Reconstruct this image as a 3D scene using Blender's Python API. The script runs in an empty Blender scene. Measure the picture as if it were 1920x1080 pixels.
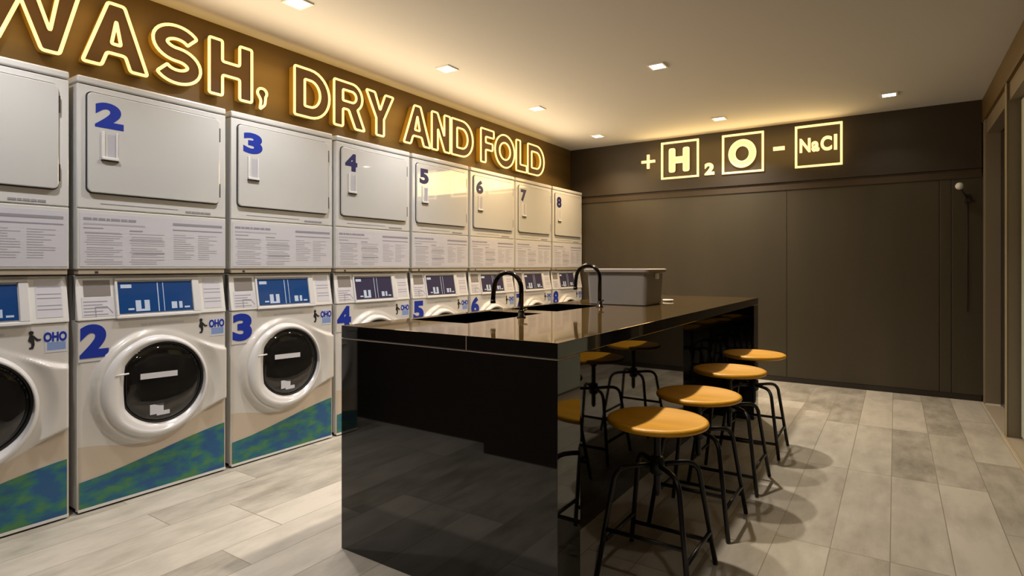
import bpy, bmesh, math, random
from mathutils import Vector, Matrix
random.seed(7)
S = bpy.context.scene
COL = S.collection
PI = math.pi

# ------------------------------------------------------------------ camera, world, exposure
F_PX, YAW, V0, CAM_H = 1084.96, 33.504, 499.92, 1.06
cd = bpy.data.cameras.new('camera'); cam = bpy.data.objects.new('camera', cd); COL.objects.link(cam)
cd.sensor_width = 36.0; cd.lens = F_PX / 1920 * 36.0
cd.shift_y = -(540 - V0) / 1920.0 * 1.0
cam.location = (0, 0, CAM_H); cam.rotation_euler = (PI / 2, 0, math.radians(YAW))
cd.clip_start = 0.02; cd.clip_end = 60
S.camera = cam
w = bpy.data.worlds.new('night'); S.world = w; w.use_nodes = True
w.node_tree.nodes['Background'].inputs[0].default_value = (0.55, 0.62, 0.75, 1)
w.node_tree.nodes['Background'].inputs[1].default_value = 0.035
S.view_settings.view_transform = 'Standard'; S.view_settings.look = 'None'
S.view_settings.exposure = 0.0; S.view_settings.gamma = 1.0
S.view_settings.use_curve_mapping = False

# lamp strengths
P_ROW1, P_ROW2, P_ROW3, P_NEAR = 8.3, 18.0, 1.8, 3.5
WARM_DL = (1.0, 0.87, 0.71); COOL_DL = (1.0, 0.96, 0.95)
NEON_L, NEON_R = 1.5, 1.5
AMBER = (1.0, 0.75, 0.45); DEEP = (1.0, 0.60, 0.15)

def area(name, loc, rot, size, power, color, sizey=None, spread=None, shape='DISK'):
    l = bpy.data.lights.new(name, 'AREA'); l.energy = power; l.color = color
    l.shape = 'RECTANGLE' if sizey else shape; l.size = size
    if sizey: l.size_y = sizey
    if spread: l.spread = spread
    o = bpy.data.objects.new(name, l); COL.objects.link(o); o.location = loc; o.rotation_euler = rot
    return o

# ------------------------------------------------------------------ room numbers
ZC = 2.366; YB = 5.83; XF = -2.905; XS = -3.046; XR = 0.567; XWL = -3.62

# ------------------------------------------------------------------ materials
def mat(name, col, rough=.5, metal=0, coat=0, coat_rough=.05, ior=1.5, emis=None, es=0, trans=0, alpha=1):
    m = bpy.data.materials.new(name); m.use_nodes = True
    b = m.node_tree.nodes['Principled BSDF']
    b.inputs['Base Color'].default_value = (*col, 1)
    b.inputs['Roughness'].default_value = rough; b.inputs['Metallic'].default_value = metal
    b.inputs['Coat Weight'].default_value = coat; b.inputs['Coat Roughness'].default_value = coat_rough
    b.inputs['IOR'].default_value = ior; b.inputs['Transmission Weight'].default_value = trans
    b.inputs['Alpha'].default_value = alpha
    if emis: b.inputs['Emission Color'].default_value = (*emis, 1); b.inputs['Emission Strength'].default_value = es
    return m
def nodes(m): return m.node_tree.nodes, m.node_tree.links, m.node_tree.nodes['Principled BSDF']
def noise_var(m, c1, c2, scale=(1, 1, 1), sc=4, lo=.35, hi=.65, detail=5):
    n, l, b = nodes(m)
    tc = n.new('ShaderNodeTexCoord'); mp = n.new('ShaderNodeMapping'); mp.inputs['Scale'].default_value = scale
    nz = n.new('ShaderNodeTexNoise'); nz.inputs['Scale'].default_value = sc; nz.inputs['Detail'].default_value = detail
    r = n.new('ShaderNodeValToRGB'); r.color_ramp.elements[0].position = lo; r.color_ramp.elements[1].position = hi
    r.color_ramp.elements[0].color = (*c1, 1); r.color_ramp.elements[1].color = (*c2, 1)
    l.new(tc.outputs['Object'], mp.inputs[0]); l.new(mp.outputs[0], nz.inputs['Vector']); l.new(nz.outputs['Fac'], r.inputs[0])
    l.new(r.outputs[0], b.inputs['Base Color']); return nz, r

M = {}
M['enamel'] = mat('dryer_enamel', (.66, .665, .65), .34, coat=.9, coat_rough=.04)
M['door_enamel'] = mat('door_enamel', (.62, .63, .62), .3, coat=1.0, coat_rough=.03)
M['door_enamel'].node_tree.nodes['Principled BSDF'].inputs['Coat IOR'].default_value = 1.9
M['washer_white'] = mat('washer_white', (.62, .605, .58), .32, coat=.3, coat_rough=.1)
M['washer_beige'] = mat('washer_beige', (.55, .475, .39), .4)
M['white_plastic'] = mat('white_plastic', (.72, .72, .71), .28)
M['ring_plastic'] = mat('ring_plastic', (.66, .66, .67), .2)
M['sheet'] = mat('instruction_sheet', (.60, .60, .66), .45)
M['print'] = mat('grey_print', (.29, .29, .34), .6)
M['print_light'] = mat('light_print', (.45, .45, .50), .6)
M['dark_seam'] = mat('dark_seam', (.03, .03, .035), .6)
M['blue'] = mat('number_blue', (.012, .035, .34), .4)
M['blue_in_glare'] = mat('number_blue_in_glare', (.015, .018, .10), .4)  # darker copy of the number blue, glare on the far dryers painted in
M['sticker'] = mat('pale_sticker', (.60, .62, .70), .4)
M['sky_sticker'] = mat('blue_sticker', (.22, .32, .60), .4)
M['strip'] = mat('base_strip', (.44, .38, .29), .45)
M['black_rubber'] = mat('black_rubber', (.012, .012, .013), .55)
M['door_glass'] = mat('door_glass', (.014, .013, .012), .03, ior=1.5, alpha=.72, coat=.8)
M['drum'] = mat('drum_steel', (.30, .26, .20), .32, metal=.8)
M['screen'] = mat('screen_blue', (.012, .06, .22), .12, coat=1)
M['screen_dark'] = mat('screen_dark', (.05, .045, .09), .12, coat=1)
M['screen_lit'] = mat('screen_print', (.50, .60, .78), .3)
M['photo_patch'] = mat('sticker_picture', (.22, .20, .19), .5)
M['wave'] = mat('wave_decal', (.02, .13, .2), .4)
nz, r = noise_var(M['wave'], (.014, .09, .24), (.06, .20, .085), (1, 1.4, 3.2), 7, .40, .62, 9)
e = r.color_ramp.elements.new(.52); e.color = (.02, .155, .17, 1)
M['gloss_black'] = mat('black_glass_gloss', (.006, .005, .0045), .03, ior=1.65)
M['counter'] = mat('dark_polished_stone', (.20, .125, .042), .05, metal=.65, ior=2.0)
M['groove'] = mat('edge_groove', (.42, .34, .28), .35)
M['sink'] = mat('sink_black', (.02, .016, .012), .25, metal=.2)
M['tap'] = mat('tap_dark_steel', (.05, .045, .04), .16, metal=1)
M['stool_metal'] = mat('black_painted_steel', (.008, .008, .009), .38)
M['seat'] = mat('seat_wood', (.5, .2, .02), .42, coat=.15, coat_rough=.25)
noise_var(M['seat'], (.62, .285, .004), (.76, .37, .008), (1.2, 14, 1), 3, .3, .7, 6)
M['bin'] = mat('grey_plastic_bin', (.19, .185, .185), .35)
M['bin_lid'] = mat('grey_bin_lid', (.25, .23, .22), .35)
M['ceiling'] = mat('ceiling_paint', (.50, .495, .485), .9)
M['back'] = mat('taupe_panel', (.06, .047, .031), .38)
noise_var(M['back'], (.049, .040, .025), (.058, .047, .029), (3, 3, .4), 1.2)
M['fascia'] = mat('fascia_brown', (.085, .055, .026), .5)
noise_var(M['fascia'], (.085, .050, .010), (.105, .063, .014), (1, .35, 6), 2.5)
M['fascia_dark'] = mat('fascia_dark', (.034, .025, .016), .42)
M['lip'] = mat('lip_brown', (.045, .028, .012), .5)
M['trim_dark'] = mat('trim_dark', (.018, .014, .010), .5)
M['near_wall'] = mat('near_wall_dark', (.018, .012, .010), .6)
M['frame'] = mat('window_frame_taupe', (.20, .165, .115), .4)
M['frame_edge'] = mat('frame_edge_pale', (.50, .42, .28), .4)
M['night_glass'] = mat('night_glass', (.02, .022, .024), .03, ior=1.5, alpha=.55)
M['sill'] = mat('sill_stone', (.42, .36, .28), .5)
M['letter'] = mat('letter_face', (.028, .009, .002), .7)
M['letter_side'] = mat('letter_side', (.40, .25, .045), .4)
M['neon'] = mat('neon_tube', (.9, .7, .4), .4, emis=(1.0, .62, .21), es=NEON_L)
M['neon_r'] = mat('neon_tube_formula', (.9, .7, .4), .4, emis=(1.0, .63, .24), es=NEON_R)
M['lit_face'] = mat('lit_letter_face', (.8, .6, .3), .5, emis=(1.0, .62, .25), es=.85)
M['lens'] = mat('lamp_lens', (1, 1, 1), .4, emis=(1.0, .90, .72), es=9)
M['lamp_white'] = mat('lamp_trim_white', (.78, .76, .72), .5)
M['white_paint'] = mat('white_dish', (.8, .79, .75), .3)

# floor: long plank tiles running along y
m = mat('plank_tiles', (.5, .45, .37), .42); M['floor'] = m
n, l, b = nodes(m)
def mth(op, a=None, c=None, v1=None, v2=None):
    x = n.new('ShaderNodeMath'); x.operation = op
    if a is not None: l.new(a, x.inputs[0])
    if c is not None: l.new(c, x.inputs[1])
    if v1 is not None: x.inputs[0].default_value = v1
    if v2 is not None: x.inputs[1].default_value = v2
    return x.outputs[0]
tc = n.new('ShaderNodeTexCoord'); sx = n.new('ShaderNodeSeparateXYZ'); l.new(tc.outputs['Object'], sx.inputs[0])
PWD, PLN = .1895, 1.02
cx_ = mth('DIVIDE', mth('ADD', sx.outputs[0], None, None, .015 + PWD * 40), None, None, PWD)
ci = mth('FLOOR', cx_); cf = mth('FRACT', cx_)
wn = n.new('ShaderNodeTexWhiteNoise'); wn.noise_dimensions = '1D'; l.new(ci, wn.inputs['W'])
off = mth('MULTIPLY', mth('FLOOR', mth('MULTIPLY', wn.outputs['Value'], None, None, 4)), None, None, .25)
cy_ = mth('ADD', mth('DIVIDE', mth('ADD', sx.outputs[1], None, None, -3.5 + PLN * 20), None, None, PLN), off)
ri = mth('FLOOR', cy_); rf = mth('FRACT', cy_)
cmb = n.new('ShaderNodeCombineXYZ'); l.new(ci, cmb.inputs[0]); l.new(ri, cmb.inputs[1])
wn2 = n.new('ShaderNodeTexWhiteNoise'); wn2.noise_dimensions = '2D'; l.new(cmb.outputs[0], wn2.inputs['Vector'])
# joint mask
jx = mth('MINIMUM', cf, mth('SUBTRACT', None, cf, 1.0)); jy = mth('MINIMUM', rf, mth('SUBTRACT', None, rf, 1.0))
jm = mth('MAXIMUM', mth('LESS_THAN', jx, None, None, .009), mth('LESS_THAN', jy, None, None, .0022))
# grain
add = n.new('ShaderNodeVectorMath'); add.operation = 'MULTIPLY_ADD'
l.new(cmb.outputs[0], add.inputs[0]); add.inputs[1].default_value = (3.7, 5.3, 0); l.new(tc.outputs['Object'], add.inputs[2])
mp = n.new('ShaderNodeMapping'); mp.inputs['Scale'].default_value = (5, 1.6, 1); l.new(add.outputs[0], mp.inputs[0])
nz = n.new('ShaderNodeTexNoise'); nz.inputs['Scale'].default_value = 2.4; nz.inputs['Detail'].default_value = 9; nz.inputs['Roughness'].default_value = .65
l.new(mp.outputs[0], nz.inputs['Vector'])
nz2 = n.new('ShaderNodeTexNoise'); nz2.inputs['Scale'].default_value = 2.2; nz2.inputs['Detail'].default_value = 4
l.new(add.outputs[0], nz2.inputs['Vector'])
tone = mth('ADD', mth('MULTIPLY', wn2.outputs['Value'], None, None, .42), mth('ADD', mth('MULTIPLY', nz.outputs['Fac'], None, None, 1.0), mth('SUBTRACT', mth('MULTIPLY', nz2.outputs['Fac'], None, None, .55), None, None, .22)))
rp = n.new('ShaderNodeValToRGB'); l.new(tone, rp.inputs[0])
el = rp.color_ramp.elements; el[0].position = .35; el[0].color = (.24, .22, .18, 1); el[1].position = 1.15; el[1].color = (.56, .525, .46, 1)
el[1].position = 1.0
e = el.new(.68); e.color = (.43, .40, .345, 1)
mx = n.new('ShaderNodeMix'); mx.data_type = 'RGBA'; l.new(jm, mx.inputs['Factor']); l.new(rp.outputs[0], mx.inputs[6])
mx.inputs[7].default_value = (.27, .24, .19, 1); l.new(mx.outputs[2], b.inputs['Base Color'])
rr = n.new('ShaderNodeMapRange'); rr.inputs[3].default_value = .30; rr.inputs[4].default_value = .52
l.new(nz.outputs['Fac'], rr.inputs[0]); l.new(rr.outputs[0], b.inputs['Roughness'])
bp_ = n.new('ShaderNodeBump'); bp_.inputs['Strength'].default_value = .25; bp_.inputs['Distance'].default_value = .002
l.new(mth('SUBTRACT', nz.outputs['Fac'], jm), bp_.inputs['Height']); l.new(bp_.outputs[0], b.inputs['Normal'])

# ------------------------------------------------------------------ object helpers
def tag(o, label=None, cat=None, group=None, kind=None):
    if label: o['label'] = label
    if cat: o['category'] = cat
    if group: o['group'] = group
    if kind: o['kind'] = kind
    return o
def thing(name, loc, rz=0, **k):
    o = bpy.data.objects.new(name, None); COL.objects.link(o); o.location = loc; o.rotation_euler = (0, 0, rz)
    o.empty_display_size = .1
    return tag(o, **k)
def copy_tree(o, parent=None):
    c = o.copy(); COL.objects.link(c)
    if parent is not None: c.parent = parent
    for ch in o.children: copy_tree(ch, c)
    return c

class MB:
    def __init__(s): s.v = []; s.f = []; s.mi = []; s.sm = []
    def add(s, vs, fs, mi=0, smooth=False):
        o = len(s.v); s.v += [tuple(p) for p in vs]
        for f in fs: s.f.append([i + o for i in f]); s.mi.append(mi); s.sm.append(smooth)
        return s
    def box(s, x0, x1, y0, y1, z0, z1, mi=0, skip=()):
        vs = [(x0, y0, z0), (x1, y0, z0), (x1, y1, z0), (x0, y1, z0), (x0, y0, z1), (x1, y0, z1), (x1, y1, z1), (x0, y1, z1)]
        fs = {'-z': (0, 3, 2, 1), '+z': (4, 5, 6, 7), '-y': (0, 1, 5, 4), '+y': (2, 3, 7, 6), '-x': (3, 0, 4, 7), '+x': (1, 2, 6, 5)}
        return s.add(vs, [f for k, f in fs.items() if k not in skip], mi)
    def rings(s, rings, close_loop=True, cap0=False, cap1=False, mi=0, smooth=True):
        n_ = len(rings[0]); vs = [p for r_ in rings for p in r_]; fs = []
        for i in range(len(rings) - 1):
            for j in range(n_ if close_loop else n_ - 1):
                k = (j + 1) % n_
                fs.append((i * n_ + j, i * n_ + k, (i + 1) * n_ + k, (i + 1) * n_ + j))
        if cap0: fs.append(tuple(range(n_))[::-1])
        if cap1: fs.append(tuple(range((len(rings) - 1) * n_, len(rings) * n_)))
        return s.add(vs, fs, mi, smooth)
    def tube(s, path, r, seg=12, closed=False, mi=0):
        P_ = [Vector(p) for p in path]; N = len(P_); T = []
        for i in range(N):
            if closed: t = (P_[(i + 1) % N] - P_[i]).normalized() + (P_[i] - P_[i - 1]).normalized()
            else:
                a = P_[i] - P_[i - 1] if i else P_[1] - P_[0]; b_ = P_[i + 1] - P_[i] if i < N - 1 else a
                t = a.normalized() + b_.normalized()
            T.append(t.normalized())
        up = Vector((0, 0, 1)) if abs(T[0].z) < .9 else Vector((1, 0, 0))
        s0 = T[0].cross(up).normalized(); rings = []
        for i in range(N):
            s0 = (s0 - T[i] * s0.dot(T[i])).normalized(); s1 = T[i].cross(s0)
            rr_ = r[i] if isinstance(r, (list, tuple)) else r
            rings.append([P_[i] + (s0 * math.cos(a) + s1 * math.sin(a)) * rr_ for a in [2 * PI * k / seg for k in range(seg)]])
        if closed: rings.append(rings[0])
        return s.rings(rings, True, not closed, not closed, mi)
    def lathe(s, prof, seg=48, c=(0, 0, 0), mi=0, cap0=False, cap1=False):
        rings = [[(c[0] + r_ * math.cos(a), c[1] + r_ * math.sin(a), c[2] + z) for a in [2 * PI * k / seg for k in range(seg)]] for r_, z in prof]
        return s.rings(rings, True, cap0, cap1, mi)
    def build(s, name, m_, parent=None, bevel=0, seg=2, loc=None, weld=False):
        me = bpy.data.meshes.new(name); me.from_pydata(s.v, [], s.f)
        ms = m_ if isinstance(m_, (list, tuple)) else [m_]
        for x in ms: me.materials.append(x)
        me.polygons.foreach_set('material_index', s.mi); me.polygons.foreach_set('use_smooth', s.sm)
        bm = bmesh.new(); bm.from_mesh(me)
        if weld: bmesh.ops.remove_doubles(bm, verts=bm.verts, dist=1e-5)
        bmesh.ops.recalc_face_normals(bm, faces=bm.faces); bm.to_mesh(me); bm.free()
        me.update()
        o = bpy.data.objects.new(name, me); COL.objects.link(o)
        if loc: o.location = loc
        if parent is not None: o.parent = parent
        if bevel:
            md = o.modifiers.new('bevel', 'BEVEL'); md.width = bevel; md.segments = seg; md.limit_method = 'ANGLE'; md.angle_limit = math.radians(40)
            md.harden_normals = False
        return o
# frames: map (a, b, c) = (right, up, out of the face) to xyz
FY = lambda a, b, c: (c, a, b)          # faces +x (machine fronts, left sign)
FX = lambda a, b, c: (a, -c, b)         # faces -y (back wall)
def prism(mb, poly, c0, c1, fr, mi=0, off=(0, 0, 0)):
    n_ = len(poly); pts = [fr(a + off[0], b_ + off[1], c0 + off[2]) for a, b_ in poly] + [fr(a + off[0], b_ + off[1], c1 + off[2]) for a, b_ in poly]
    fs = [tuple(range(n_))[::-1], tuple(range(n_, 2 * n_))] + [(i, (i + 1) % n_, (i + 1) % n_ + n_, i + n_) for i in range(n_)]
    mb.add(pts, fs, mi); return mb
def prism_hole(name, outer, holes, c0, c1, fr, m_, parent):
    """extruded filled shape with holes, triangulated by a 2d curve"""
    cu = bpy.data.curves.new(name, 'CURVE'); cu.dimensions = '2D'; cu.fill_mode = 'BOTH'; cu.extrude = (c1 - c0) / 2
    for lp in [outer] + holes:
        sp = cu.splines.new('POLY'); sp.points.add(len(lp) - 1)
        for i, (a, b_) in enumerate(lp): sp.points[i].co = (a, b_, 0, 1)
        sp.use_cyclic_u = True
    return curve_mesh(cu, name, fr, (c0 + c1) / 2, m_, parent)
def curve_mesh(cu, name, fr, cc, m_, parent, off=(0, 0)):
    t = bpy.data.objects.new('tmp', cu); COL.objects.link(t)
    bpy.context.view_layer.update()
    dg = bpy.context.evaluated_depsgraph_get(); me = bpy.data.meshes.new_from_object(t.evaluated_get(dg), depsgraph=dg)
    bpy.data.objects.remove(t); me.name = name
    for v in me.vertices: v.co = fr(v.co.x + off[0], v.co.y + off[1], v.co.z + cc)
    me.materials.clear(); me.materials.append(m_)
    me.polygons.foreach_set('material_index', [0] * len(me.polygons)); me.update()
    o = bpy.data.objects.new(name, me); COL.objects.link(o)
    if parent is not None: o.parent = parent
    return o
def text_obj(txt, name, a0, b0, width, height, c, fr, m_, parent, bold=.03, thick=.001):
    """text fitted into the rectangle a0,b0 (lower left) width x height"""
    cu = bpy.data.curves.new('txt', 'FONT'); cu.body = txt; cu.size = 1; cu.offset = bold; cu.extrude = 0; cu.resolution_u = 6
    t = bpy.data.objects.new('tmp', cu); COL.objects.link(t); bpy.context.view_layer.update()
    dg = bpy.context.evaluated_depsgraph_get(); me = bpy.data.meshes.new_from_object(t.evaluated_get(dg), depsgraph=dg)
    bpy.data.objects.remove(t)
    xs = [v.co.x for v in me.vertices]; ys = [v.co.y for v in me.vertices]
    x0, y0 = min(xs), min(ys); sx_, sy_ = width / (max(xs) - x0), height / (max(ys) - y0)
    bm = bmesh.new(); bm.from_mesh(me)
    r_ = bmesh.ops.extrude_face_region(bm, geom=list(bm.faces))
    for v in [g for g in r_['geom'] if isinstance(g, bmesh.types.BMVert)]: v.co.z += 1
    for v in bm.verts: v.co = fr(a0 + (v.co.x - x0) * sx_, b0 + (v.co.y - y0) * sy_, c + v.co.z * thick)
    bmesh.ops.recalc_face_normals(bm, faces=bm.faces); bm.to_mesh(me); bm.free()
    me.materials.clear(); me.materials.append(m_); me.polygons.foreach_set('material_index', [0] * len(me.polygons)); me.polygons.foreach_set('use_smooth', [False] * len(me.polygons)); me.name = name
    o = bpy.data.objects.new(name, me); COL.objects.link(o)
    if parent is not None: o.parent = parent
    return o

# ------------------------------------------------------------------ setting
def struct(name, mb, m_, **k):
    return tag(mb.build(name, m_, **k), kind='structure')
YN = -2.6; XRR = .95
struct('floor', MB().box(XWL - .1, XRR, YN - .1, YB + .12, -.12, 0), M['floor'])
struct('ceiling', MB().box(XWL - .1, XRR, YN - .1, YB + .12, ZC, ZC + .12), M['ceiling'])
struct('wall_left', MB().box(XWL - .1, XWL, 0, YB + .12, 0, ZC), M['near_wall'])
# back wall: taupe panels with shallow seams
mb = MB(); xs_ = [XWL, -.83, .30, .378, XR + .2]
for i in range(len(xs_) - 1): mb.box(xs_[i] + .0015, xs_[i + 1] - .0015, YB, YB + .1, 0.045, 1.80)
struct('wall_back', mb, M['back'], bevel=.002)
struct('trim_1', MB().box(XWL, XRR, YB + .02, YB + .1, 0, ZC), M['trim_dark'])
struct('baseboard_back', MB().box(XWL, XR, YB - .006, YB + .02, 0, .044), M['trim_dark'])
struct('trim_2', MB().box(XS, XR, 5.797, YB + .02, 1.835, ZC), M['fascia_dark'], bevel=.002)          # fascia over the back wall
struct('trim_3', MB().box(XWL, XR, YB - .012, YB + .02, 1.765, 1.834), M['lip'])                    # recessed lip below it
struct('trim_4', MB().box(XS - .06, XS, .13, 5.796, 1.893, ZC), M['fascia'])                            # brown sign board over the dryers
struct('wall_near', MB().box(XWL, -1.95, .02, .12, 0, ZC).box(-1.95, -1.25, .02, .27, 0, ZC), M['near_wall'])
struct('wall_near_side', MB().box(-1.25, -1.17, YN, .27, 0, ZC), M['near_wall'])
struct('wall_behind', MB().box(-1.25, XRR, YN - .1, YN, 0, ZC), M['near_wall'])
# glazed right wall
struct('wall_right', MB().box(XR, XR + .17, YN, YB + .1, 2.19, ZC), M['fascia'], bevel=.003)            # header
PO = [(5.70, 5.797), (4.65, 4.735), (3.3, 3.385), (1.95, 2.035), (.6, .685), (-.75, -.665), (-2.1, -2.015)]
for i, (a, b_) in enumerate(PO):
    w_ = struct('window_%d' % (i + 1), MB().box(XR + .006, XR + .105, a, b_, 0, 2.19), M['frame'], bevel=.003)
    if i: struct('trim_%d' % (i + 10), MB().box(XR + .001, XR + .007, a - .004, a + .008, 0.0, 2.19), M['frame_edge'])
    lo = PO[i + 1][1] if i + 1 < len(PO) else YN
    struct('window_pane_%d' % (i + 1), MB().box(XR + .10, XR + .108, lo, a, .02, 2.10), M['night_glass'])
    struct('window_rail_%d' % (i + 1), MB().box(XR + .02, XR + .10, lo, a, 2.08, 2.19), M['frame'])
struct('trim_20', MB().box(XR + .0, XR + .17, YN, 4.65, -.01, .012).box(XR + .0, XR + .17, 4.735, 5.70, -.01, .006), M['sill'])
struct('trim_21', MB().box(XR - .006, XR + .0, YN, 4.735, 0, .016), M['frame_edge'])

M['door_pale'] = mat('pale_door', (.42, .47, .42), .5)
struct('door_1', MB().box(XR + .07, XR + .098, 3.43, 4.62, .03, 2.07), M['door_pale'], bevel=.004)
struct('trim_22', MB().box(XR + .01, XR + .10, 5.688, 5.70, 0, .014), M['white_paint'])

# ------------------------------------------------------------------ neon letters (local: x right, y up, cap height .293)
H_ = .293; ST = .072
def arc(cx, cy, rx, ry, a0, a1, n_=14):
    return [(cx + rx * math.cos(math.radians(a0 + (a1 - a0) * i / n_)), cy + ry * math.sin(math.radians(a0 + (a1 - a0) * i / n_))) for i in range(n_ + 1)]
def fillet(poly, r_=.012, n_=3):
    out = []; N = len(poly)
    for i in range(N):
        p0, p1, p2 = Vector(poly[i - 1]), Vector(poly[i]), Vector(poly[(i + 1) % N])
        a = p0 - p1; b_ = p2 - p1
        if a.length < 1e-6 or b_.length < 1e-6: out.append(tuple(p1)); continue
        ang = a.angle(b_)
        if ang > math.radians(150): out.append(tuple(p1)); continue
        d = min(r_, a.length * .45, b_.length * .45); q0 = p1 + a.normalized() * d; q2 = p1 + b_.normalized() * d
        for k in range(n_ + 1):
            t = k / n_; out.append(tuple(q0 * (1 - t) ** 2 + p1 * 2 * t * (1 - t) + q2 * t * t))
    return out
def stroke(path, wdt):
    L, R_ = [], []
    P_ = [Vector(p) for p in path]
    for i, p in enumerate(P_):
        t = (P_[min(i + 1, len(P_) - 1)] - P_[max(i - 1, 0)]).normalized(); nn = Vector((-t.y, t.x))
        L.append(tuple(p + nn * wdt / 2)); R_.append(tuple(p - nn * wdt / 2))
    return L + R_[::-1]
def glyph(ch, w, h=H_, s=ST):
    if ch == 'W':
        k = s * 1.02; q = w / 2
        return [(0, h), (k, h), (q * .52, .30 * h), (q - k * .42, h), (q + k * .42, h), (w - q * .52, .30 * h), (w - k, h), (w, h), (w - q * .36, 0), (w - q * .36 - k * .86, 0), (q, .66 * h), (q * .36 + k * .86, 0), (q * .36, 0)], []
    if ch == 'A':
        k = s * 1.03
        cb = .22 * h; ct = cb + s * .62
        sl = (w / 2 - s * .47) / h
        return [(0, 0), (w / 2 - s * .47, h), (w / 2 + s * .47, h), (w, 0), (w - k, 0), (w - k - sl * cb, cb), (k + sl * cb, cb), (k, 0)], [[(k + sl * ct + .003, ct), (w - k - sl * ct - .003, ct), (w / 2, .74 * h)]]
    if ch == 'S':
        rx = (w - s) / 2; ry = (h - s) / 4; cx = w / 2
        up = arc(cx, s / 2 + 3 * ry, rx, ry, 28, 262, 22); lo = arc(cx, s / 2 + ry, rx, ry, 82, -152, 22)
        return stroke(up + lo, s * .92), []
    if ch == 'H':
        return [(0, 0), (0, h), (s, h), (s, h / 2 + s / 2), (w - s, h / 2 + s / 2), (w - s, h), (w, h), (w, 0), (w - s, 0), (w - s, h / 2 - s / 2), (s, h / 2 - s / 2), (s, 0)], []
    if ch == 'D':
        rr_ = min(h / 2, w * .56)
        o = [(0, 0), (0, h)] + arc(w - rr_, h / 2, rr_, h / 2, 90, -90, 16)
        i_ = [(s, s * .9), (s, h - s * .9)] + arc(w - rr_, h / 2, rr_ - s, h / 2 - s * .9, 90, -90, 14)
        return o, [i_]
    if ch == 'O':
        return arc(w / 2, h / 2, w / 2, h / 2 + .003, 0, 360, 32)[:-1], [arc(w / 2, h / 2, w / 2 - s, h / 2 - s * .95, 0, 360, 24)[:-1]]
    if ch == 'R':
        bh = .60 * h; rr_ = bh / 2; wb = w * .92
        o = [(0, 0), (0, h)] + arc(wb - rr_, h - rr_, rr_, rr_, 90, -58, 14) + [(w, 0), (w - s * 1.12, 0), (w - s * 1.9, h - bh), (s, h - bh), (s, 0)]
        ir = rr_ - s * .72
        i_ = [(s, h - rr_ - ir), (s, h - rr_ + ir)] + arc(wb - rr_, h - rr_, ir, ir, 90, -90, 10)
        return o, [i_]
    if ch == 'Y':
        q = w / 2
        return [(0, h), (s * 1.1, h), (q, .60 * h), (w - s * 1.1, h), (w, h), (q + s / 2, .40 * h), (q + s / 2, 0), (q - s / 2, 0), (q - s / 2, .40 * h)], []
    if ch == 'N':
        return [(0, 0), (0, h), (s * .95, h), (w - s, .42 * h), (w - s, h), (w, h), (w, 0), (w - s * .95, 0), (s, .58 * h), (s, 0)], []
    if ch == 'F':
        return [(0, 0), (0, h), (w, h), (w, h - s * .9), (s, h - s * .9), (s, .60 * h), (w * .9, .60 * h), (w * .9, .60 * h - s * .85), (s, .60 * h - s * .85), (s, 0)], []
    if ch == 'L':
        return [(0, 0), (0, h), (s, h), (s, s * .9), (w, s * .9), (w, 0)], []
    if ch == ',':
        return arc(w / 2, .24 * h, w / 2, w * .46, -40, 200, 12) + [(w * .38, .10 * h), (w * .25, -.08 * h), (w * .80, .02 * h)], []

def neon_letter(parent, ch, a0, b0, w_, fr, base, m_, h=H_, s=ST, face='letter', tr=.0075, depth=.045, name='letter'):
    o, hs = glyph(ch, w_, h, s)
    o = fillet(o); hs = [fillet(q, .009) for q in hs]
    sh = lambda lp: [(a + a0, b_ + b0) for a, b_ in lp]
    body = prism_hole(name, sh(o), [sh(q) for q in hs], base + .002, base + depth, fr, M[face], parent)
    me = body.data; me.materials.append(M['letter_side'])
    nv = Vector(fr(0, 0, 1)) - Vector(fr(0, 0, 0))
    for p_ in me.polygons:
        p_.use_smooth = False
        if abs(p_.normal.dot(nv)) < .5: p_.material_index = 1
    t = MB()
    for lp in [o] + hs: t.tube([fr(a, b_, base + depth + tr + .001) for a, b_ in sh(lp)], tr, 8, True)
    t.build('neon_tube', m_, body)
    return body
sign = thing('neon_sign', (XS, 3.0, 2.12), label='long glowing amber neon sign reading WASH, DRY AND FOLD above the dryers', cat='sign')
LET = [('W', .655, .42), ('A', 1.083, .268), ('S', 1.372, .236), ('H', 1.650, .241), (',', 1.925, .058), ('D', 2.166, .256), ('R', 2.458, .256), ('Y', 2.728, .255),
       ('A', 3.088, .290), ('N', 3.394, .222), ('D', 3.634, .283), ('F', 4.031, .195), ('O', 4.244, .318), ('L', 4.592, .186), ('D', 4.800, .312)]
frS = lambda a, b_, c: (c, a - 3.0, b_ - 2.12)
for ch, a0, w_ in LET: neon_letter(sign, ch, a0, 1.973, w_, frS, 0, M['neon'])

fs_ = thing('neon_sign', (-1.2, 5.797, 2.13), label='amber neon formula sign of boxed H2O and NaCl on the back wall', cat='sign')
frR = lambda a, b_, c: (a + 1.2, -c, b_ - 2.13)
def square_frame(a0, a1, b0, b1):
    mb_ = MB(); t = .017
    for q in ((a0, a0 + t, b0, b1), (a1 - t, a1, b0, b1), (a0 + t, a1 - t, b0, b0 + t), (a0 + t, a1 - t, b1 - t, b1)):
        prism(mb_, [(q[0], q[2]), (q[1], q[2]), (q[1], q[3]), (q[0], q[3])], .002, .022, frR)
    mb_.build('square_frame', M['neon_r'], fs_)
for a0, a1 in ((-1.996, -1.617), (-1.393, -1.019), (-.755, -.381)): square_frame(a0, a1, 1.950, 2.325)
def plate(name, poly): 
    m2 = MB(); prism(m2, poly, .003, .018, frR); return m2.build(name, M['neon_r'], fs_)
q = .026; cxp, cyp, rp_ = -2.135, 2.148, .072
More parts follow.
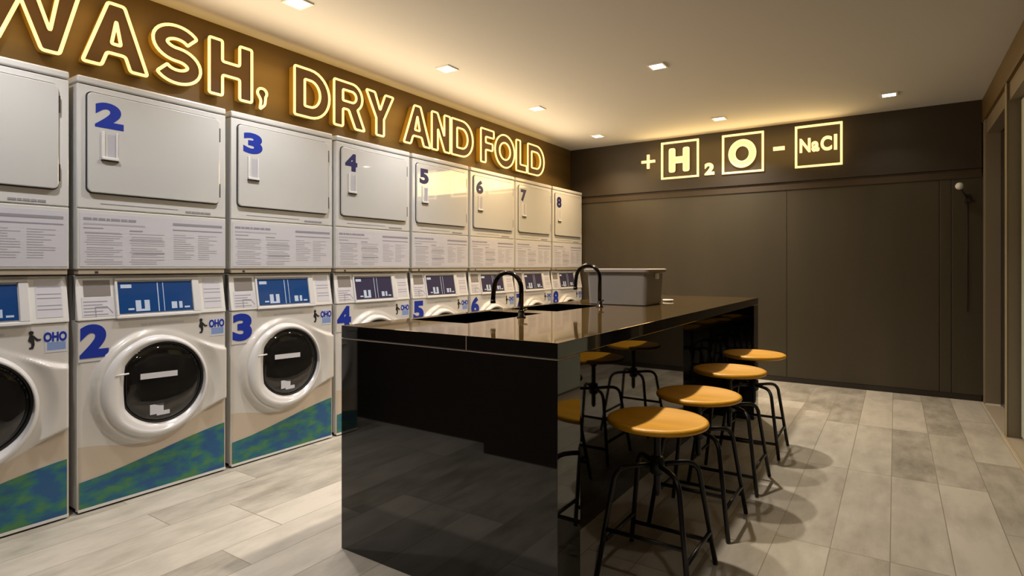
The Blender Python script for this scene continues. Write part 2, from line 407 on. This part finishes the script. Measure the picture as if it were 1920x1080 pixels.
plate('plus_sign', [(cxp - q / 2, cyp - rp_), (cxp + q / 2, cyp - rp_), (cxp + q / 2, cyp - q / 2), (cxp + rp_, cyp - q / 2), (cxp + rp_, cyp + q / 2), (cxp + q / 2, cyp + q / 2), (cxp + q / 2, cyp + rp_), (cxp - q / 2, cyp + rp_), (cxp - q / 2, cyp + q / 2), (cxp - rp_, cyp + q / 2), (cxp - rp_, cyp - q / 2), (cxp - q / 2, cyp - q / 2)])
plate('minus_sign', [(-.937, 2.128), (-.842, 2.128), (-.842, 2.162), (-.937, 2.162)])
neon_letter(fs_, 'H', -1.902, 2.020, .190, frR, 0, M['neon_r'], h=.225, s=.048, tr=.010, depth=.02, face='lit_face')
neon_letter(fs_, 'O', -1.322, 2.008, .232, frR, 0, M['neon_r'], h=.245, s=.046, tr=.010, depth=.02, face='lit_face')
text_obj('2', 'digit', -1.560, 1.957, .092, .118, .003, frR, M['neon_r'], fs_, .05, .014)
for ch, a0, w_, h_ in (('N', -.718, .088, .125), ('a', -.622, .062, .092), ('C', -.550, .088, .128), ('l', -.446, .024, .135)):
    text_obj(ch, 'letter', a0, 2.085, w_, h_, .003, frR, M['neon_r'], fs_, .035, .014)

# ------------------------------------------------------------------ machines. local frame: x out of the front (0 = front face), y along the row from -W/2, z up
W_ = .655; HW = W_ / 2; PITCH = .6843; Y2 = 1.3607; DEP = .66
def smooth(t): t = max(0, min(1, t)); return t * t * (3 - 2 * t)
def rrect(a0, a1, b0, b1, r_=.02, n_=5):
    return arc(a1 - r_, b1 - r_, r_, r_, 0, 90, n_) + arc(a0 + r_, b1 - r_, r_, r_, 90, 180, n_) + arc(a0 + r_, b0 + r_, r_, r_, 180, 270, n_) + arc(a1 - r_, b0 + r_, r_, r_, 270, 360, n_)
def rect(a0, a1, b0, b1): return [(a0, b0), (a1, b0), (a1, b1), (a0, b1)]
L0 = 1.033            # world y of the left edge of machine 2, so that (y - L0 - HW) is local
def ly(y): return y - 1.3607

def make_dryer():
    """upper unit: z 0 = its underside (world 1.026)"""
    Z = 1.026; lz = lambda z: z - Z
    t = thing('tumble_dryer', (XF, Y2, Z))
    MB().box(-DEP, -.006, -HW, HW, lz(1.046), lz(1.846)).build('body', M['enamel'], t, bevel=.006, seg=3)
    MB().box(-DEP, .004, -HW - .001, HW + .001, lz(1.849), lz(1.881)).build('top_cap', M['enamel'], t, bevel=.008, seg=3)
    MB().box(-.010, 0, -HW, HW, lz(1.312), lz(1.845)).build('upper_front', M['enamel'], t, bevel=.004)
    g = MB(); prism(g, rrect(ly(1.063), ly(1.652), lz(1.377), lz(1.819), .024), 0, .0012, FY); g.build('door_gap', M['dark_seam'], t)
    d = MB(); prism(d, rrect(ly(1.068), ly(1.648), lz(1.382), lz(1.814), .02), .001, .014, FY); d = d.build('door', M['door_enamel'], t, bevel=.003)
    # recessed handle with a lip
    h = MB(); a0, a1, b0, b1 = ly(1.118), ly(1.182), lz(1.528), lz(1.652)
    prism(h, rect(a0, a0 + .012, b0, b1), .0135, .020, FY); prism(h, rect(a1 - .008, a1, b0, b1), .0135, .018, FY); prism(h, rect(a0, a1, b0, b0 + .012), .0135, .026, FY)
    h.build('handle', M['white_plastic'], d, bevel=.002)
    hr = MB(); prism(hr, rect(a0 + .026, a1 - .008, b0 + .012, b1 - .01), .0135, .0148, FY); hr.build('handle_recess', M['print_light'], d)
    hl = MB(); prism(hl, rect(a0 - .002, a1 + .002, b0 - .005, b0), .0135, .020, FY); hl.build('handle_shadow_gap', M['dark_seam'], d)  # raised dark strip painted in as the shadow below the handle lip
    for z0 in (1.415, 1.700):
        q_ = MB(); prism(q_, rect(ly(1.648), ly(1.654), lz(z0), lz(z0 + .07)), .001, .012, FY); q_.build('hinge', M['dark_seam'], d)
    # lower control / instruction panel
    MB().box(-.012, 0, -HW, HW, lz(1.050), lz(1.3085)).build('lower_front', M['enamel'], t, bevel=.003)
    s = MB(); prism(s, rect(ly(1.042), ly(1.682), lz(1.060), lz(1.292)), 0, .0012, FY); sh = s.build('instruction_sheet', M['sheet'], t)
    p = MB(); q_ = MB()
    pr = lambda mb_, y0, y1, z0, z1: prism(mb_, rect(ly(y0), ly(y1), lz(z0), lz(z1)), .0012, .0018, FY)
    x = 1.055
    for wd in (.035, .022, .030, .018, .040, .030, .036):       # title words
        pr(p, x, x + wd - .004, 1.262, 1.273); x += wd
    pr(q_, 1.055, 1.30, 1.243, 1.250); pr(p, 1.055, 1.13, 1.226, 1.230); pr(p, 1.235, 1.29, 1.220, 1.225)
    for y0, y1 in ((1.060, 1.205), (1.235, 1.385)):
        z = 1.212
        for k in range(14):
            pr(q_, y0 + (.008 if k % 4 else 0), y1 - random.choice((0, .01, .035)), z - .0042, z); z -= .0095 if k % 5 else .014
    pr(p, 1.06, 1.205, 1.205, 1.208); pr(p, 1.235, 1.385, 1.178, 1.181); pr(p, 1.25, 1.385, 1.118, 1.122)
    pr(p, 1.424, 1.668, 1.258, 1.270); pr(p, 1.424, 1.668, 1.234, 1.239)
    for y0, y1 in ((1.428, 1.525), (1.545, 1.64)):
        z = 1.215
        for k in range(12): pr(q_, y0, y1 - random.choice((0, .015, .04)), z - .004, z); z -= .0105
    p.build('printed_heading', M['print'], sh); q_.build('printed_text', M['print_light'], sh)
    b_ = MB(); x = 1.485
    for wd in (.03, .018, .026, .022, .03): prism(b_, rect(ly(x), ly(x + wd - .003), lz(1.324), lz(1.333)), 0, .0015, FY); x += wd
    b_.build('maker_badge', M['print'], t)
    b_ = MB(); prism(b_, rect(ly(1.12), ly(1.45), lz(1.335), lz(1.3375)), 0, .001, FY); b_.build('trim_line', M['print'], t)
    MB().box(-DEP, -.004, -HW + .004, HW - .004, 0, lz(1.046)).build('base_strip', M['strip'], t, bevel=.003)
    MB().box(-.006, -.002, ly(1.10), ly(1.112), .004, .014).build('screw_cover', M['dark_seam'], t)
    return t

DC = (ly(1.345), .503)       # door centre (y, z)
def zlow(y):                 # lower shoulder line of the front, as height over y (local)
    yy = y + HW
    if yy < .26: return .286 - .040 * smooth(yy / .26)
    return .246 + .150 * smooth((yy - .26) / .50)
def hfield(y, z):
    dy, dz = y - DC[0], z - DC[1]; r_ = math.hypot(dy, dz)
    if dy <= 0: zu = DC[1] + math.sqrt(max(0, .262 ** 2 - dy * dy)) if abs(dy) < .262 else DC[1]; zl = 2 * DC[1] - zu; ins = .262 - r_
    else:
        zu = DC[1] + .262 - (.262 - .141) * smooth(dy / .36); zl = DC[1] - .258 + (.258 - .125) * smooth(dy / .36)
        ins = min(zu - z, z - zl)
    h = .026 * smooth(ins / .014 + .3)
    if dy > -.1: h *= 1 - smooth((.305 - r_) / .05) * smooth((dy + .1) / .12) * .85
    return h
def make_washer():
    t = thing('washing_machine', (XF, Y2, 0))
    MB().box(-DEP, -.02, -HW, HW, .022, 1.0235, skip=('+x',)).build('body', M['washer_white'], t)
    MB().box(-DEP + .02, -.03, -HW + .02, HW - .02, 0, .022).build('plinth', M['black_rubber'], t)
    # front shell: height field with the round opening left out
    def shell(zf0, zf1, nz_, name, m_):
        ny = 64; mb_ = MB(); vs = []; fs = []
        for j in range(nz_ + 1):
            for i in range(ny + 1):
                y = -HW + W_ * i / ny; z = zf0(y) + (zf1(y) - zf0(y)) * j / nz_
                e_ = min(y + HW, HW - y); x = hfield(y, z) * smooth(e_ / .01 + .2) - .006 * (1 - smooth(e_ / .006))
                vs.append((x, y, z))
        for j in range(nz_):
            for i in range(ny):
                a = j * (ny + 1) + i; q_ = [a, a + 1, a + ny + 2, a + ny + 1]
                c = sum((Vector(vs[k]) for k in q_), Vector()) / 4
                if math.hypot(c.y - DC[0] - .012, c.z - DC[1]) > .195: fs.append(q_)
        mb_.add(vs, fs, 0, True); o = mb_.build(name, m_, t); return o
    shell(lambda y: zlow(y), lambda y: .824, 72, 'front_panel', M['washer_white'])
    shell(lambda y: .012, lambda y: zlow(y), 24, 'kick_panel', M['washer_beige'])
    for a_ in (-HW, HW - .004): MB().box(-.02, -.0045, a_, a_ + .004, .012, .824).build('side_edge', M['washer_white'], t)
    # wave decal
    top = lambda y: .134 + .119 * (.35 * ((y - 1.037) / .645) + .65 * smooth((y - 1.037) / .645 * .9 + .02))
    w1 = [1.040 + .640 * i / 24 for i in range(25)]
    mb_ = MB(); prism(mb_, [(ly(y), .020) for y in w1] + [(ly(y), top(y)) for y in w1[::-1]], .0002, .0022, FY)
    mb_.build('wave_decal', M['wave'], t)
    mb_ = MB(); prism(mb_, rect(-HW + .002, HW - .002, .008, .020), -.002, .003, FY); mb_.build('bottom_rail', M['white_plastic'], t)
    # slanting control panel
    prof = [(-.06, 1.021), (-.030, 1.021), (.004, .832), (.004, .8265), (-.06, .8265)]
    mb_ = MB(); n_ = len(prof)
    vs = [(x, -HW, z) for x, z in prof] + [(x, HW, z) for x, z in prof]
    mb_.add(vs, [tuple(range(n_)), tuple(range(n_, 2 * n_))[::-1]] + [(i, (i + 1) % n_, (i + 1) % n_ + n_, i + n_) for i in range(n_)])
    cp = mb_.build('control_panel', M['white_plastic'], t, bevel=.003)
    sl = (-.030 - .004) / (1.021 - .832); SP = lambda a, b_, c: (.004 + sl * (b_ - .832) + c, a, b_)
    def on(name, y0, y1, z0, z1, c0, c1, m_, par, bev=0):
        q_ = MB(); prism(q_, rect(ly(y0), ly(y1), z0, z1), c0, c1, SP); return q_.build(name, m_, par, bevel=bev)
    q_ = MB()
    for r4 in ((1.180, 1.556, .997, 1.008), (1.180, 1.556, .826, .840), (1.180, 1.192, .840, .997), (1.522, 1.556, .840, .997)):
        prism(q_, rect(ly(r4[0]), ly(r4[1]), r4[2], r4[3]), 0, .009, SP)
    q_.build('display_frame', M['ring_plastic'], cp, bevel=.003)
    scr = on('display_screen', 1.194, 1.520, .848, .990, .0005, .003, M['screen'], cp)
    q_ = MB()
    for y0, y1, z0, z1 in ((1.205, 1.25, .962, .978), (1.262, 1.285, .855, .905), (1.300, 1.322, .855, .905), (1.285, 1.300, .855, .865), (1.23, 1.255, .862, .870), (1.420, 1.445, .860, .892), (1.455, 1.470, .860, .892), (1.48, 1.505, .860, .868), (1.360, 1.364, .85, .985), (1.385, 1.388, .85, .985)):
        prism(q_, rect(ly(y0), ly(y1), z0, z1), .003, .0036, SP)
    q_.build('screen_graphics', M['screen_lit'], scr)
    on('picture_sticker', 1.062, 1.165, .930, 1.000, .0005, .0012, M['photo_patch'], cp)
    st = on('text_sticker', 1.052, 1.172, .842, .926, .0005, .0010, M['sheet'], cp)
    q_ = MB()
    for k in range(5): prism(q_, rect(ly(1.058), ly(1.150 - .02 * (k % 2)), .905 - k * .014, .909 - k * .014), .001, .0016, SP)
    prism(q_, rect(ly(1.10), ly(1.104), .842, .885), .001, .0018, SP); prism(q_, rect(ly(1.104), ly(1.145), .882, .885), .001, .0018, SP)
    prism(q_, [(ly(1.145), .885), (ly(1.148), .885), (ly(1.170), .855), (ly(1.167), .853)], .001, .0018, SP)
    q_.build('printed_lines', M['print'], st)
    st = on('price_sticker', 1.578, 1.668, .850, 1.004, .0005, .0010, M['sheet'], cp)
    q_ = MB()
    for z in (.975, .945, .928, .898, .882): prism(q_, rect(ly(1.582), ly(1.664), z, z + .003), .001, .0016, SP)
    q_.build('printed_lines', M['print'], st)
    # badge slot above the door
    q_ = MB(); prism(q_, rect(ly(1.285), ly(1.31), .788, .795), .0005, .0016, FY); prism(q_, rect(ly(1.32), ly(1.475), .789, .796), .0005, .0016, FY); q_.build('maker_badge', M['print_light'], t)
    # number sticker sheet
    mb_ = MB(); prism(mb_, rect(ly(1.036), ly(1.160), .650, .819), .0003, .0010, FY); mb_.build('number_sticker', M['washer_white'], t)
    mb_ = MB(); prism(mb_, rect(ly(1.036), ly(1.130), .6465, .650), .0003, .0012, FY); mb_.build('sticker_seam', M['print'], t)
    # operator logo at upper right: small figure and lettering over a blue block
    lg = MB(); prism(lg, rect(ly(1.605), ly(1.682), .706, .800), .0003, .0010, FY); lg = lg.build('logo_sticker', M['sticker'], t)
    q_ = MB(); prism(q_, rect(ly(1.612), ly(1.676), .716, .748), .0010, .0014, FY); q_.build('logo_block', M['sky_sticker'], lg)
    text_obj('OHO', 'logo_lettering', ly(1.600), .750, .080, .040, .0012, FY, M['blue'], lg, .05, .0006)
    q_ = MB()
    prism(q_, arc(ly(1.560), .792, .008, .008, 0, 360, 12)[:-1], .0004, .0014, FY)
    prism(q_, [(ly(1.555), .784), (ly(1.566), .783), (ly(1.582), .766), (ly(1.592), .765), (ly(1.591), .759), (ly(1.578), .757), (ly(1.569), .768), (ly(1.571), .744), (ly(1.566), .727), (ly(1.553), .727), (ly(1.552), .732), (ly(1.560), .736), (ly(1.560), .750), (ly(1.549), .760)], .0004, .0014, FY)
    q_.build('logo_figure', M['black_rubber'], t)
    # door: lofted asymmetric ring, dark domed glass, drum behind
    def loop(cy, cz, r_, x, clamp=None, n_=72):
        out = []
        for k in range(n_):
            a = 2 * PI * k / n_; y = cy + r_ * math.cos(a)
            if clamp is not None and y < clamp: y = clamp + (y - clamp) * .25
            out.append((x, y, cz + r_ * math.sin(a)))
        return out
    cy, cz = DC; iy, iz = ly(1.372), .516; CL = ly(1.205)
    R0 = .236; R1 = .188
    rings = [loop(cy, cz, R0, -.01), loop(cy, cz, R0, .020), loop(cy, cz, R0 - .004, .034), loop(cy, cz, R0 - .014, .043), loop(cy + .003, cz + .002, R0 - .026, .046)]
    for k in range(1, 5):
        u = k / 5; rings.append(loop(cy + (iy - cy) * u, cz + (iz - cz) * u, (R0 - .026) * (1 - u) + (R1 + .012) * u, .046 - .012 * u, CL - .02))
    rings += [loop(iy, iz, R1 + .008, .030, CL), loop(iy, iz, R1, .018, CL)]
    door = MB().rings(rings).build('door', M['ring_plastic'], t)
    gk = MB().rings([loop(iy, iz, R1 + .002, .020, CL), loop(iy, iz, R1 - .004, .024, CL + .003), loop(iy, iz, R1 - .010, .014, CL + .008), loop(iy, iz, R1 - .012, -.03, CL + .008)]).build('door_gasket', M['black_rubber'], door)
    rg = []
    for k in range(7):
        u = k / 6; rg.append(loop(iy, iz, (R1 - .006) * math.cos(u * PI / 2 * .96), .014 + .028 * math.sin(u * PI / 2), CL + .008 if k < 3 else None))
    MB().rings(rg, cap1=True).build('door_glass', M['door_glass'], door)
    MB().tube([(.044, ly(1.160), .578), (.040, ly(1.215), .580)], .004, 8).build('handle_edge', M['white_plastic'], door)
    q_ = MB(); prism(q_, [(ly(1.262), .545), (ly(1.425), .540), (ly(1.425), .566), (ly(1.262), .571)], .0425, .0435, FY); q_.build('door_label', M['sheet'], door)
    q_ = MB(); prism(q_, rect(ly(1.305), ly(1.365), .374, .420), .036, .037, FY); prism(q_, rect(ly(1.335), ly(1.392), .366, .384), .034, .0375, FY); q_.build('warning_label', M['sticker'], door)
    # drum
    mb_ = MB(); dr = [[(x, iy + r_ * math.cos(2 * PI * k / 40), iz + r_ * math.sin(2 * PI * k / 40)) for k in range(40)] for x, r_ in ((-.02, .175), (-.05, .185), (-.10, .24), (-.40, .24), (-.42, .10))]
    mb_.rings(dr, cap1=True)
    for k in range(3):
        a = k * 2 * PI / 3 + .5; c, s_ = math.cos(a), math.sin(a)
        mb_.add([(-.12, iy + .238 * c - .03 * s_, iz + .238 * s_ + .03 * c), (-.12, iy + .238 * c + .03 * s_, iz + .238 * s_ - .03 * c), (-.13, iy + .17 * c, iz + .17 * s_),
                 (-.38, iy + .238 * c - .03 * s_, iz + .238 * s_ + .03 * c), (-.38, iy + .238 * c + .03 * s_, iz + .238 * s_ - .03 * c), (-.37, iy + .17 * c, iz + .17 * s_)],
                [(0, 1, 2), (3, 5, 4), (0, 2, 5, 3), (1, 4, 5, 2)])
    mb_.build('drum', M['drum'], t)
    return t

dry0, wash0 = make_dryer(), make_washer()
DL = {1: 'white stacked dryer cut off by the left edge, with no number in view', 8: 'last white stacked dryer of the row, numbered 8, against the back wall'}
WL = {1: 'white front-load washer cut off by the left edge, beside washer number 2', 2: 'white front-load washer with big blue 2, fully in view at the left',
      3: 'white front-load washer with big blue 3, just left of the dark island', 4: 'white washer numbered 4, mostly hidden behind the near corner of the island',
      5: 'white washer numbered 5, only its top showing over the island counter', 6: 'white washer numbered 6, partly behind the nearer tap on the island',
      7: 'white washer showing only its dark screen between the two island taps', 8: 'farthest white washer, showing its dark screen just left of the farther tap'}
for k in range(1, 9):
    dy = (k - 2) * PITCH
    for src, lab, cat, grp in ((dry0, DL.get(k, 'white stacked dryer with number %d on its upper door, under the neon sign' % k), 'dryer', 'row of stacked tumble dryers'),
                               (wash0, WL[k], 'washing machine', 'row of front-load washing machines')):
        o = src if k == 1 else copy_tree(src)
        o.location.y = Y2 + dy
        tag(o, lab, cat, grp)
        if cat == 'dryer':
            d = [c for c in o.children if c.name.startswith('door') and 'gap' not in c.name][0]
            if k > 1:
                wd = .072 if k == 1 else .098
                text_obj(str(k), 'number', ly(1.093), 1.668 - 1.026, .112 if k < 4 else .098, .112, .0138, FY, M['blue'] if k < 4 else M['blue_in_glare'], d, .055, .0012)
        else:
            if k > 1: text_obj(str(k), 'number', ly(1.041), .664, .110, .146, .0010, FY, M['blue'], o, .055, .0012)
            if k >= 4:
                cp = [c for c in o.children if c.name.startswith('control_panel')][0]
                sc_ = [c for c in cp.children if c.name.startswith('display_screen')][0]
                sc_.data = sc_.data.copy(); sc_.data.materials[0] = M['screen_dark']

# ------------------------------------------------------------------ island
IX0, IX1, IY0, IY1, IZ = -1.738, -.811, 1.462, 4.393, .839
TH = .046; XP = -1.056
isl = thing('kitchen_island', ((IX0 + IX1) / 2, (IY0 + IY1) / 2, 0), label='long black gloss island counter with two sinks in the middle of the room', cat='island')
ox, oy = (IX0 + IX1) / 2, (IY0 + IY1) / 2
def ib(mb_): mb_.v = [(x - ox, y - oy, z) for x, y, z in mb_.v]; return mb_
SK = [(-1.69, -1.39, 1.78, 2.36), (-1.69, -1.39, 2.50, 3.04)]
bm_ = MB(); xs_ = [IX0, SK[0][0], SK[0][1], IX1]; ys_ = [IY0, SK[0][2], SK[0][3], SK[1][2], SK[1][3], IY1]
for i in range(3):
    for j in range(5):
        if i == 1 and j in (1, 3): continue
        sk = []
        nb = {'-x': (i - 1, j), '+x': (i + 1, j), '-y': (i, j - 1), '+y': (i, j + 1)}
        for kf, (a, b_) in nb.items():
            if 0 <= a < 3 and 0 <= b_ < 5 and not (a == 1 and b_ in (1, 3)): sk.append(kf)
        bm_.box(xs_[i], xs_[i + 1], ys_[j], ys_[j + 1], IZ - TH, IZ, skip=sk)
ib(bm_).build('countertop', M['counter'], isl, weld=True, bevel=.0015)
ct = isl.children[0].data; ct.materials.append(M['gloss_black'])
for p_ in ct.polygons:
    if p_.normal.z < .5: p_.material_index = 1
ib(MB().box(IX0, IX1, IY0, IY0 + .146, 0, IZ - TH - .004)).build('end_panel', M['gloss_black'], isl, bevel=.0015)
ib(MB().box(IX0, IX1, IY1 - .146, IY1, 0, IZ - TH - .004)).build('end_panel', M['gloss_black'], isl, bevel=.0015)
ib(MB().box(IX0, IX1, IY0 - .0008, IY0 + .14, IZ - TH - .004, IZ - TH - .0015).box(-1.145, -1.142, IY0 - .0006, IY0 + .001, IZ - TH, IZ - .002)).build('edge_seam_strip', M['groove'], isl)  # pale raised strip along the seam under the slab, plus a joint mark
ib(MB().box(XP - .02, XP, IY0 + .146, IY1 - .146, .0, IZ - TH)).build('seating_side_panel', M['gloss_black'], isl)
ib(MB().box(IX0 + .01, IX0 + .03, IY0 + .146, IY1 - .146, .0, IZ - TH)).build('washer_side_panel', M['gloss_black'], isl)
for x0, x1, y0, y1 in SK:
    s_ = MB(); e_ = .004; zt, zb = IZ - TH + .0, IZ - .20
    # open basin: inner shell and outer shell
    x0 -= e_; x1 += e_; y0 -= e_; y1 += e_
    P8 = lambda x0, x1, y0, y1, z: [(x0, y0, z), (x1, y0, z), (x1, y1, z), (x0, y1, z)]
    s_.rings([P8(x0 + .004, x1 - .004, y0 + .004, y1 - .004, IZ - .004), P8(x0 + .004, x1 - .004, y0 + .004, y1 - .004, zt - .002), P8(x0 + .02, x1 - .02, y0 + .02, y1 - .02, zb)], True, False, True, 0, False)
    so = ib(s_).build('sink', M['sink'], isl)
    ib(MB().lathe([(.0, .004), (.03, .004), (.038, .001)], 24, ((x0 + x1) / 2, (y0 + y1) / 2, zb))).build('drain', M['tap'], so)

# ------------------------------------------------------------------ taps
def tap(x, y, top, label, r_=.0105):
    t = thing('faucet', (x, y, IZ), label=label, cat='faucet', group='gooseneck taps on the island')
    R_ = .072; hgt = top - IZ - R_
    MB().lathe([(.020, 0), (.020, .004), (.0135, .007), (.013, .030), (.0115, .033)], 24, cap0=True, cap1=True).build('base', M['tap'], t)
    p = [(0, 0, .03), (0, 0, hgt)] + [(-R_ + R_ * math.cos(a), 0, hgt + R_ * math.sin(a)) for a in [PI * i / 16 for i in range(1, 16)]]
    p += [(-2 * R_ - .004, 0, hgt - .02), (-2 * R_ - .006, 0, hgt - .052)]
    MB().tube(p, r_, 16).build('spout', M['tap'], t)
    MB().lathe([(.012, 0), (.012, .016)], 16, (-2 * R_ - .006, 0, hgt - .066), cap0=True, cap1=True).build('spout_tip', M['tap'], t)
    MB().tube([(0, .012, .028), (0, .045, .034)], .0045, 10).build('lever', M['tap'], t)
    return t
tap(-1.352, 2.115, 1.034, 'nearer dark gooseneck tap, beside the near sink of the island')
tap(-1.352, 2.915, 1.068, 'farther dark gooseneck tap, in front of the grey plastic box')

# ------------------------------------------------------------------ storage box and small dish
b0x, b1x, b0y, b1y = -1.53, -1.152, 3.10, 3.40
t = thing('storage_box', ((b0x + b1x) / 2, (b0y + b1y) / 2, IZ), label='grey plastic storage box standing on the far half of the island', cat='box')
hx, hy = (b1x - b0x) / 2, (b1y - b0y) / 2
def rr3(hx, hy, z, r_=.025): return [(a, b_, z) for a, b_ in rrect(-hx, hx, -hy, hy, r_, 5)]
MB().rings([rr3(hx - .018, hy - .018, .0), rr3(hx - .012, hy - .012, .004), rr3(hx - .004, hy - .004, .182), rr3(hx + .004, hy + .004, .186), rr3(hx + .004, hy + .004, .190),
            rr3(hx - .008, hy - .008, .188), rr3(hx - .026, hy - .026, .008)], True, True, True, smooth=False).build('bin', M['bin'], t)
MB().rings([rr3(hx + .012, hy + .012, .190), rr3(hx + .014, hy + .014, .205), rr3(hx + .004, hy + .004, .209), rr3(hx - .02, hy - .02, .206)], True, True, True, smooth=False).build('lid', M['bin_lid'], t)
MB().box(hx - .004, hx + .012, -.02, .02, .150, .182).build('latch', M['white_plastic'], t, bevel=.003)
t = MB().lathe([(.0, .003), (.024, .003), (.030, .008), (.034, .012), (.031, .004), (.022, 0), (0, 0)], 32, mi=0).build('soap_dish', M['white_paint'], loc=(-1.205, 3.62, IZ))
tag(t, 'small round white dish on the counter right of the grey box', 'dish')

# ------------------------------------------------------------------ stools
def make_stool(h, rz_seat=0):
    t = thing('bar_stool', (0, 0, 0))
    hub = .372
    R_ = .172
    seat = MB().lathe([(0, h - .010), (.05, h - .009), (.11, h - .004), (.150, h), (.164, h + .001), (.171, h - .003), (.1725, h - .010), (.170, h - .016), (.160, h - .021), (.10, h - .024), (0, h - .024)], 72)
    so = seat.build('seat', M['seat'], t)
    MB().lathe([(.0, 0), (.06, 0), (.062, -.004), (.022, -.012), (.018, -.03), (0, -.03)], 32, (0, 0, h - .0245)).build('seat_plate', M['stool_metal'], t)
    prof = [(.012, h - .05)]
    z = h - .055
    while z > hub - .092: prof += [(.0128, z), (.0112, z - .003)]; z -= .006
    prof += [(.010, hub - .10), (.004, hub - .108)]
    MB().lathe(prof, 16, cap0=True, cap1=True).build('screw_spindle', M['stool_metal'], t)
    MB().lathe([(.016, .030), (.024, .026), (.026, .0), (.026, -.026), (.016, -.034)], 24, (0, 0, hub), cap0=True, cap1=True).build('hub', M['stool_metal'], t)
    sh, ft, r_ = .108, .158, .0088
    def legp(z):                                  # offset of the leg centreline at height z
        return sh + (ft - sh) * (hub - z) / hub
    for sx_, sy_ in ((-1, -1), (1, -1), (1, 1), (-1, 1)):
        d = [(.02, hub), (.06, hub + .002), (.082, hub)]
        p = [(sx_ * a, sy_ * a, z) for a, z in d] + [(sx_ * a, sy_ * a, z) for a, z in ((.096, hub - .006), (.106, hub - .018), (legp(hub - .036), hub - .036))] + [(sx_ * legp(z), sy_ * legp(z), z) for z in (.2, 0.004)]
        MB().tube(p, r_, 12).build('leg', M['stool_metal'], t)
    a = legp(.165); MB().tube([(-a, -a, .165), (a, -a, .165)], .0075, 10).build('foot_rail', M['stool_metal'], t)
    a = legp(.085); MB().tube([(-a, a, .085), (a, a, .085)], .0075, 10).build('foot_rail', M['stool_metal'], t)
    for s_ in (-1, 1):
        a = legp(.118); MB().tube([(s_ * a, -a, .118), (s_ * a, a, .118)], .0075, 10).build('foot_rail', M['stool_metal'], t)
    return t
SLAB = ['nearest black metal stool with a round orange wooden seat, at the front of the row',
        'second black metal stool from the front, its orange seat behind the nearest seat',
        'third black metal stool from the front, with orange seat under the island edge',
        'farthest black metal stool with orange seat, by the far end of the island']
SP_ = [(-.690, 1.958, .533, 0), (-.690, 2.462, .528, 0), (-.686, 2.992, .552, PI), (-.686, 3.590, .556, PI)]
for i, (x, y, h, rz) in enumerate(SP_):
    # each stool is screwed to its own seat height
    o = make_stool(h); o.location = (x, y, 0); o.rotation_euler = (0, 0, rz)
    tag(o, SLAB[i], 'stool', 'row of stools along the island')

# ------------------------------------------------------------------ ceiling downlights
def make_downlight():
    t = thing('ceiling_downlight', (0, 0, ZC))
    q = .055; mb_ = MB()
    for r4 in ((-q, q, -q, -q + .012), (-q, q, q - .012, q), (-q, -q + .012, -q + .012, q - .012), (q - .012, q, -q + .012, q - .012)):
        mb_.box(r4[0], r4[1], r4[2], r4[3], -.007, 0.0)
    mb_.build('trim_frame', M['lamp_white'], t)
    MB().box(-q + .012, q - .012, -q + .012, q - .012, -.004, -.001).build('lamp_lens', M['lens'], t)
    return t
dl = make_downlight()
G = 'square recessed ceiling downlights'
LIGHTS = [(-2.462, .66, 1, 'square downlight over the first machine, out of frame at the left'), (-2.462, 1.80, 1, 'large bright square downlight cut by the top edge, nearest above the neon sign'),
          (-2.462, 2.942, 1, 'square downlight above the letters DRY, second along the neon wall'), (-2.462, 4.09, 1, 'square downlight above the word FOLD, third along the neon wall'),
          (-2.475, 5.29, 1, 'small downlight nearest the corner of neon wall and back wall'), (-1.288, .45, 4, 'square downlight behind the viewpoint, out of frame'),
          (-1.288, 2.06, 2, 'square downlight over the near end of the island, out of frame'), (-1.288, 3.66, 2, 'square downlight over the middle of the island'),
          (-1.292, 5.26, 2, 'downlight just in front of the boxed letter O on the back wall'), (-.04, .9, 3, 'added unseen square downlight that lights the right aisle, out of frame'),  # right aisle lamp is added, unseen, to light stools and floor
          (-.038, 5.237, 3, 'rightmost downlight, near the dark right end of the back wall')]
PW = {1: P_ROW1, 2: P_ROW2, 3: P_ROW3, 4: P_NEAR}
for i, (x, y, k, lab) in enumerate(LIGHTS):
    o = dl if i == 0 else copy_tree(dl)
    o.location = (x, y, ZC); tag(o, lab, 'ceiling light', G)
    area('downlight_beam', (x, y, ZC - .012), (0, 0, 0), .07, PW[k] * (1.35 if k == 1 and y > 3.5 else 1), COOL_DL if k == 1 and y < 3.5 else (1.0, .70, .40) if k == 1 else WARM_DL, spread=math.radians(125))
# added unseen area lamps that boost the glow of the neon signs
area('neon_glow_fill', (XS + .30, 2.9, 1.98), (0, -PI / 2 - .45, 0), .34, 29, AMBER, sizey=4.6)
area('neon_glow_fill', (XS + .13, 2.9, 2.13), (0, PI / 2, 0), .28, 10, DEEP, sizey=4.6)
area('neon_glow_fill', (-1.28, 5.797 - .06, 2.14), (-PI / 2, 0, 0), 1.8, 10, (1.0, .68, .27), sizey=.3)
area('neon_glow_fill', (-1.28, 5.797 - .12, 2.14), (PI / 2, 0, 0), 1.8, 2.5, DEEP, sizey=.3)

# ------------------------------------------------------------------ small camera on the back wall
t = thing('security_camera', (.475, 5.795, 1.60), label='small white round camera on a dark bracket, upper right of the back wall', cat='camera')
MB().box(-.02, .02, -.012, .03, -.03, .03).build('bracket', M['trim_dark'], t, bevel=.004)
MB().tube([(0, -.01, .0), (-.03, -.06, .04), (-.05, -.085, .075)], .007, 8).build('arm', M['trim_dark'], t)
MB().lathe([(.0, .028), (.016, .024), (.026, .010), (.028, 0), (.026, -.012), (.016, -.024), (0, -.028)], 24, (-.055, -.09, .09)).build('camera_head', M['white_plastic'], t)
MB().tube([(.004, .030, -.03), (.004, .030, -.9)], .003, 6).build('cable', M['trim_dark'], t)
